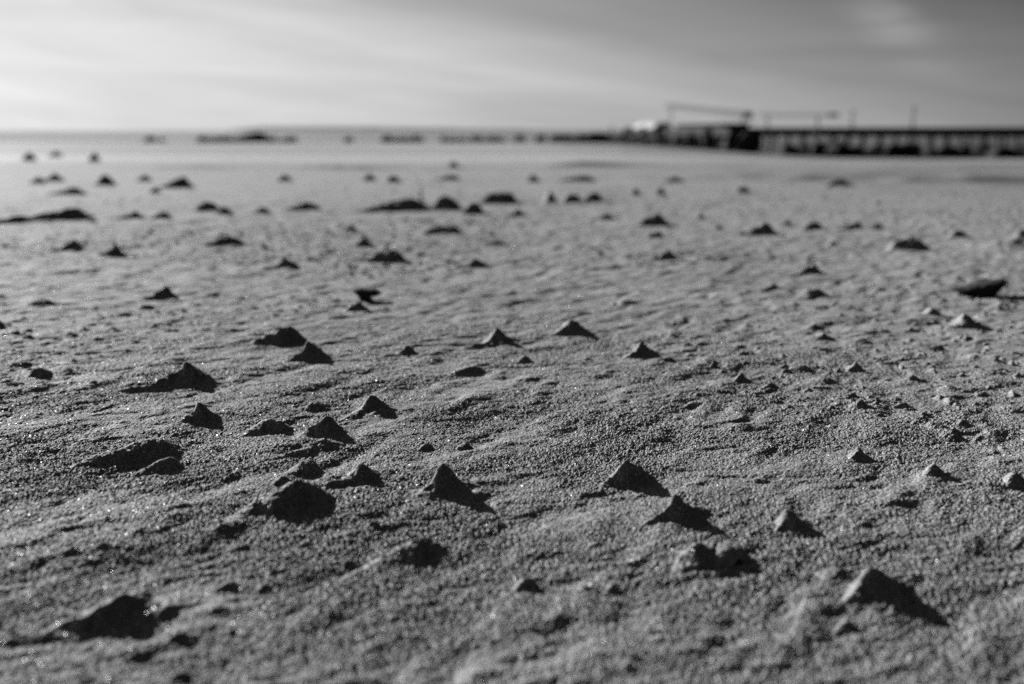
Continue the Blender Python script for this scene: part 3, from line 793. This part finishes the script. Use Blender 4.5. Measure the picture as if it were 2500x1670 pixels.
# white cover standing on the landing
ta, tb = t_at(1548), t_at(1618)
tc = (ta + tb) / 2
p = along(tc); hl = (tb - ta) / 2
h = heading(tc)
n_u, n_v = 28, 10
co = []
ctop = CAM_Z + (HORIZON - 297) * p.y / FPX; cbot = -0.317
for j in range(n_v + 1):
    ph = j / n_v * math.pi / 2
    for i in range(n_u):
        th = 2 * math.pi * i / n_u
        c_, s_ = math.cos(th), math.sin(th)
        rx = math.copysign(abs(c_) ** 0.8, c_) * hl; ry = math.copysign(abs(s_) ** 0.8, s_) * 1.05
        f = math.cos(ph) ** 0.9
        co.append((rx * f, ry * f, 0.3 + (ctop - 0.3) * math.sin(ph) + 0.03 * math.sin(6 * th) * f))
boat = empty('covered_boat', (p.x, p.y, -0.317), math.atan2(h.y, h.x))
tag(boat, 'small boat with a pale domed cover at the sea end of the jetty', 'boat')
co = [(x, y, z + 0.317) for x, y, z in co]
qd = [[j * n_u + i, j * n_u + (i + 1) % n_u, (j + 1) * n_u + (i + 1) % n_u, (j + 1) * n_u + i] for j in range(n_v) for i in range(n_u)]
mesh_np('cover', co, qd, M['white'], boat, smooth=True)
hc = []
for f, z in ((0.62, 0.0), (0.86, 0.22), (0.97, 0.6)):
    hc += [(co[i][0] * f, co[i][1] * f, z) for i in range(n_u)]
qh = [[j * n_u + i, j * n_u + (i + 1) % n_u, (j + 1) * n_u + (i + 1) % n_u, (j + 1) * n_u + i] for j in range(2) for i in range(n_u)]
hc.append((0, 0, 0.0))
mesh_np('hull', hc, qh, M['timber'], boat, smooth=True, tris=[[3 * n_u, (i + 1) % n_u, i] for i in range(n_u)])

# low dark shed on the deck
ta, tb = t_at(1668), t_at(1785)
pa = along(ta); h = heading(ta)
shed = empty('jetty_shed', (pa.x, pa.y, DECK_T + 0.004), math.atan2(h.y, h.x))
tag(shed, 'long low dark shed standing on the jetty beside the slanting beam', 'shed')
L = min(tb - ta, SEG[0] - ta - 0.6)
zt = CAM_Z + (HORIZON - 305) * along(tb).y / FPX - DECK_T
mb = MB(); mb.box(0, L, -0.9, 0.9, 0.0, zt); mb.build('wall', M['shed'], shed)
mb = MB(); mb.box(-0.25, L + 0.25, -1.1, 1.1, zt + 0.003, zt + 0.1); mb.build('roof', M['shed'], shed)

def beam(name, pxa, ya, Da, pxb, yb, Db, label, thick, posts, cat):
    pa = Vector(((pxa - 1250) / FPX * Da, Da)); pb = Vector(((pxb - 1250) / FPX * Db, Db))
    za = CAM_Z + (HORIZON - ya) * pa.y / FPX; zb = CAM_Z + (HORIZON - yb) * pb.y / FPX
    e = empty(name, (pa.x, pa.y, DECK_T), 0)
    tag(e, label, cat)
    d = Vector((pb.x - pa.x, pb.y - pa.y, zb - za))
    n = Vector((-d.y, d.x, 0)).normalized()
    mb = MB(); w = 0.35
    b = []
    for q0 in (Vector((0, 0, za - DECK_T)), Vector((0, 0, za - DECK_T)) + d):
        for sy, sz in ((-1, -1), (1, -1), (1, 1), (-1, 1)): b.append(tuple(q0 + n * w * sy + Vector((0, 0, thick * sz))))
    mb.v = b; mb.q = [[3, 2, 1, 0], [4, 5, 6, 7], [0, 1, 5, 4], [1, 2, 6, 5], [2, 3, 7, 6], [3, 0, 4, 7]]
    mb.build('crossbeam', M['metal'], e)
    for f in posts:
        q0 = d * f
        foot = float(terrain(pa.x + q0.x, pa.y + q0.y)) - DECK_T - 0.3
        mb = MB(); mb.tube((q0.x, q0.y, foot), (q0.x, q0.y, za - DECK_T + d.z * f - thick - 0.003), 0.08, 0.06)
        mb.build('post', M['metal'], e, True)
beam('slanting_gantry', 1622, 262, 92, 1812, 283, 72, 'slanting grey beam on thin posts above the shed', 0.20, (0.04, 0.95), 'gantry')
beam('level_gantry', 1850, 282, 68, 2015, 283, 60, 'faint level beam on two posts over the jetty', 0.10, (0.06, 0.8), 'gantry')
for px, top, lab in ((2061, 276, 'shorter thin lamp post right of the level beam'), (2206, 268, 'taller thin lamp post standing further along the jetty')):
    p = along(t_at(px)); s = p.y / FPX
    e = empty('lamp_post', (p.x, p.y, DECK_T + 0.003), 0)
    tag(e, lab, 'lamp post', 'thin posts on the jetty')
    h = CAM_Z + (HORIZON - top) * s - DECK_T
    mb = MB(); mb.tube((0, 0, 0), (0, 0, h), 0.06, 0.045); mb.build('pole', M['metal'], e, True)
    mb = MB(); mb.tube((0, 0, h + 0.003), (0, 0, h + 0.05), 0.05, 0.12, 12); mb.tube((0, 0, h + 0.05), (0, 0, h + 0.14), 0.12, 0.06, 12); mb.build('lamp_head', M['metal'], e, True)

# boulders heaped under the jetty: photograph x, y of the foot, half width, half height, label
PILE = []
pxs = [1535, 1575, 1615, 1655, 1695, 1735, 1775, 1815]
for i, px in enumerate(pxs):
    PILE.append((px, np.interp(px, [1500, 1700, 1850], [354, 365, 377]), 30, 22 + 3 * (i % 3)))
pxs2 = [1910, 1950, 1990, 2035, 2080, 2125, 2165, 2210, 2250, 2290, 2335, 2380, 2425, 2470, 2515]
for i, px in enumerate(pxs2):
    PILE.append((px, np.interp(px, [1880, 2050, 2300, 2500], [380, 387, 391, 388]), 30 + 3 * (i % 2), 15.5 + (i * 5 % 4) * 1.6))
ORD = ['first', 'second', 'third', 'fourth', 'fifth', 'sixth', 'seventh', 'eighth', 'ninth', 'tenth', 'eleventh', 'twelfth', 'thirteenth', 'fourteenth', 'fifteenth']
for i, (px, foot, hw, hh) in enumerate(PILE):
    p = along(t_at(px))
    D = p.y - 2.4 - 0.5 * (i % 3); s = D / FPX
    x = (px - 1250) * s
    gz = float(terrain(x, D))
    zf = min(CAM_Z - (foot - HORIZON) * s, gz)
    top = CAM_Z - (foot - 2 * hh - HORIZON) * s
    left = px < 1860
    n = i if left else i - len(pxs)
    lab = f"black boulder under the jetty, {ORD[n]} from the left among those {'left' if left else 'right'} of the bright gap"
    boulder(x, D, (top + zf) / 2 - 0.05, hw * s * 1.15, hw * s, (top - zf) / 2 * 1.15 + 0.05, i + 3, lab, 'boulders heaped under the jetty')

# ------------------------------------------------------------------ light
sv = Vector((math.sin(SUN_AZ) * math.cos(SUN_EL), math.cos(SUN_AZ) * math.cos(SUN_EL), math.sin(SUN_EL)))
sun = bpy.data.lights.new('sun', 'SUN'); sun.energy = 5.0; sun.angle = R(0.55); sun.color = (1, 1, 1)
so = bpy.data.objects.new('sun', sun); so.rotation_euler = sv.to_track_quat('Z', 'Y').to_euler(); so.location = (0, 0, 30); col.objects.link(so)

world = bpy.data.worlds.new('World'); scene.world = world; world.use_nodes = True
nt = world.node_tree; nt.nodes.clear(); lk = nt.links
wo = N(nt, 'ShaderNodeOutputWorld'); bg = N(nt, 'ShaderNodeBackground'); lk.new(bg.outputs[0], wo.inputs[0])
sky = N(nt, 'ShaderNodeTexSky'); sky.sky_type = 'NISHITA'; sky.sun_disc = False
sky.sun_elevation = SUN_EL; sky.sun_rotation = SUN_AZ
ss_ = N(nt, 'ShaderNodeSeparateColor'); lk.new(sky.outputs[0], ss_.inputs[0])
tc_ = N(nt, 'ShaderNodeTexCoord')
sp_ = N(nt, 'ShaderNodeSeparateXYZ'); lk.new(tc_.outputs['Generated'], sp_.inputs[0])
az = mathn(nt, 'MULTIPLY', mathn(nt, 'ARCTAN2', sp_.outputs[0], sp_.outputs[1]), 180 / math.pi)
el = mathn(nt, 'MULTIPLY', mathn(nt, 'ARCSINE', sp_.outputs[2]), 180 / math.pi)
def P(d): return d / 360 + 0.5
base = ramp(nt, mathn(nt, 'MULTIPLY_ADD', az, 1 / 360, 0.5),
            [(P(-180), 0.08), (P(-130), 0.10), (P(-95), 0.3), (P(-61), 0.95), (P(-27), 0.75), (P(-15), 0.63), (P(0), 0.49), (P(11), 0.415), (P(25), 0.34), (P(45), 0.2), (P(90), 0.10), (P(180), 0.08)])
c0 = mathn(nt, 'MULTIPLY_ADD', az, 0.2, el)
# wind drawn cloud: long streaks, slanting
cv = N(nt, 'ShaderNodeCombineXYZ')
lk.new(mathn(nt, 'MULTIPLY', c0, 0.30), cv.inputs[0]); lk.new(mathn(nt, 'MULTIPLY', az, 0.035), cv.inputs[1])
ns = N(nt, 'ShaderNodeTexNoise'); ns.inputs['Scale'].default_value = 1.6; ns.inputs['Detail'].default_value = 5; ns.inputs['Distortion'].default_value = 0.5
lk.new(cv.outputs[0], ns.inputs['Vector'])
streak = maprange(nt, ns.outputs[0], 0.3, 0.7, -1.0, 1.0)
c1 = mathn(nt, 'MULTIPLY_ADD', streak, 0.55, c0)
shade = ramp(nt, mathn(nt, 'MULTIPLY_ADD', c1, 1 / 20, 0.25), [(0.0, 1.0), (0.25 + 3.6 / 20, 1.0), (0.25 + 4.9 / 20, 0.92), (0.25 + 6.2 / 20, 0.67), (0.25 + 8.4 / 20, 0.60), (0.25 + 11.5 / 20, 0.35), (1.0, 0.2)])
lv = N(nt, 'ShaderNodeCombineXYZ')
lk.new(mathn(nt, 'MULTIPLY', mathn(nt, 'MULTIPLY_ADD', az, 0.045, el), 0.42), lv.inputs[0]); lk.new(mathn(nt, 'MULTIPLY', az, 0.045), lv.inputs[1])
nl = N(nt, 'ShaderNodeTexNoise'); nl.inputs['Scale'].default_value = 1.5; nl.inputs['Detail'].default_value = 6; nl.inputs['Distortion'].default_value = 0.9
lk.new(lv.outputs[0], nl.inputs['Vector'])
layer = maprange(nt, nl.outputs[0], 0.3, 0.7, -1.0, 1.0)
lit = mathn(nt, 'MULTIPLY_ADD', streak, 0.08, mathn(nt, 'MULTIPLY_ADD', layer, 0.08, 1.0))
elf = ramp(nt, mathn(nt, 'MULTIPLY', el, 1 / 90), [(0.0, 0.97), (3 / 90, 1.0), (9 / 90, 0.95), (16 / 90, 0.5), (30 / 90, 0.3), (1.0, 0.28)])
# a pale wisp high on the right
wp = mathn(nt, 'ADD', az, -19.6); wq = mathn(nt, 'ADD', el, -5.7)
wa_ = mathn(nt, 'MULTIPLY', mathn(nt, 'ADD', mathn(nt, 'MULTIPLY', wp, 0.8), mathn(nt, 'MULTIPLY', wq, -0.6)), 0.34)
wc_ = mathn(nt, 'MULTIPLY_ADD', streak, 0.5, mathn(nt, 'ADD', mathn(nt, 'MULTIPLY', wp, 0.6), mathn(nt, 'MULTIPLY', wq, 0.8)))
wd = mathn(nt, 'ADD', mathn(nt, 'MULTIPLY', wa_, wa_), mathn(nt, 'MULTIPLY', wc_, wc_))
wisp = mathn(nt, 'MULTIPLY', mathn(nt, 'EXPONENT', mathn(nt, 'MULTIPLY', wd, -1.1)), mathn(nt, 'MULTIPLY_ADD', layer, 0.07, 0.10))
v = mathn(nt, 'MULTIPLY', mathn(nt, 'MULTIPLY', base, shade), mathn(nt, 'MULTIPLY', lit, elf))
v = mathn(nt, 'ADD', v, wisp)
# clear air behind the cloud, seen through a red filter
v = mathn(nt, 'MULTIPLY_ADD', ss_.outputs[0], 0.004, v)
v10 = mathn(nt, 'MULTIPLY', v, 9.4)
cc = N(nt, 'ShaderNodeCombineColor')
for i in range(3): lk.new(v10, cc.inputs[i])
lk.new(cc.outputs[0], bg.inputs[0]); bg.inputs[1].default_value = 0.1

# ------------------------------------------------------------------ camera
cam = bpy.data.cameras.new('camera'); co_ = bpy.data.objects.new('camera', cam); col.objects.link(co_)
co_.location = (0, 0, CAM_Z); co_.rotation_euler = (math.pi / 2 - PITCH, 0, 0)
cam.sensor_width = 36; cam.lens = LENS; cam.clip_start = 0.01; cam.clip_end = 100000
cam.dof.use_dof = True; cam.dof.focus_distance = 0.50; cam.dof.aperture_fstop = 6.8
scene.camera = co_

scene.view_settings.view_transform = 'Standard'; scene.view_settings.look = 'None'
scene.view_settings.exposure = 0.1; scene.view_settings.gamma = 1.0
scene.cycles.max_bounces = 4; scene.cycles.diffuse_bounces = 0; scene.cycles.glossy_bounces = 2
scene.cycles.use_denoising = False
scene.cycles.sample_clamp_direct = 0
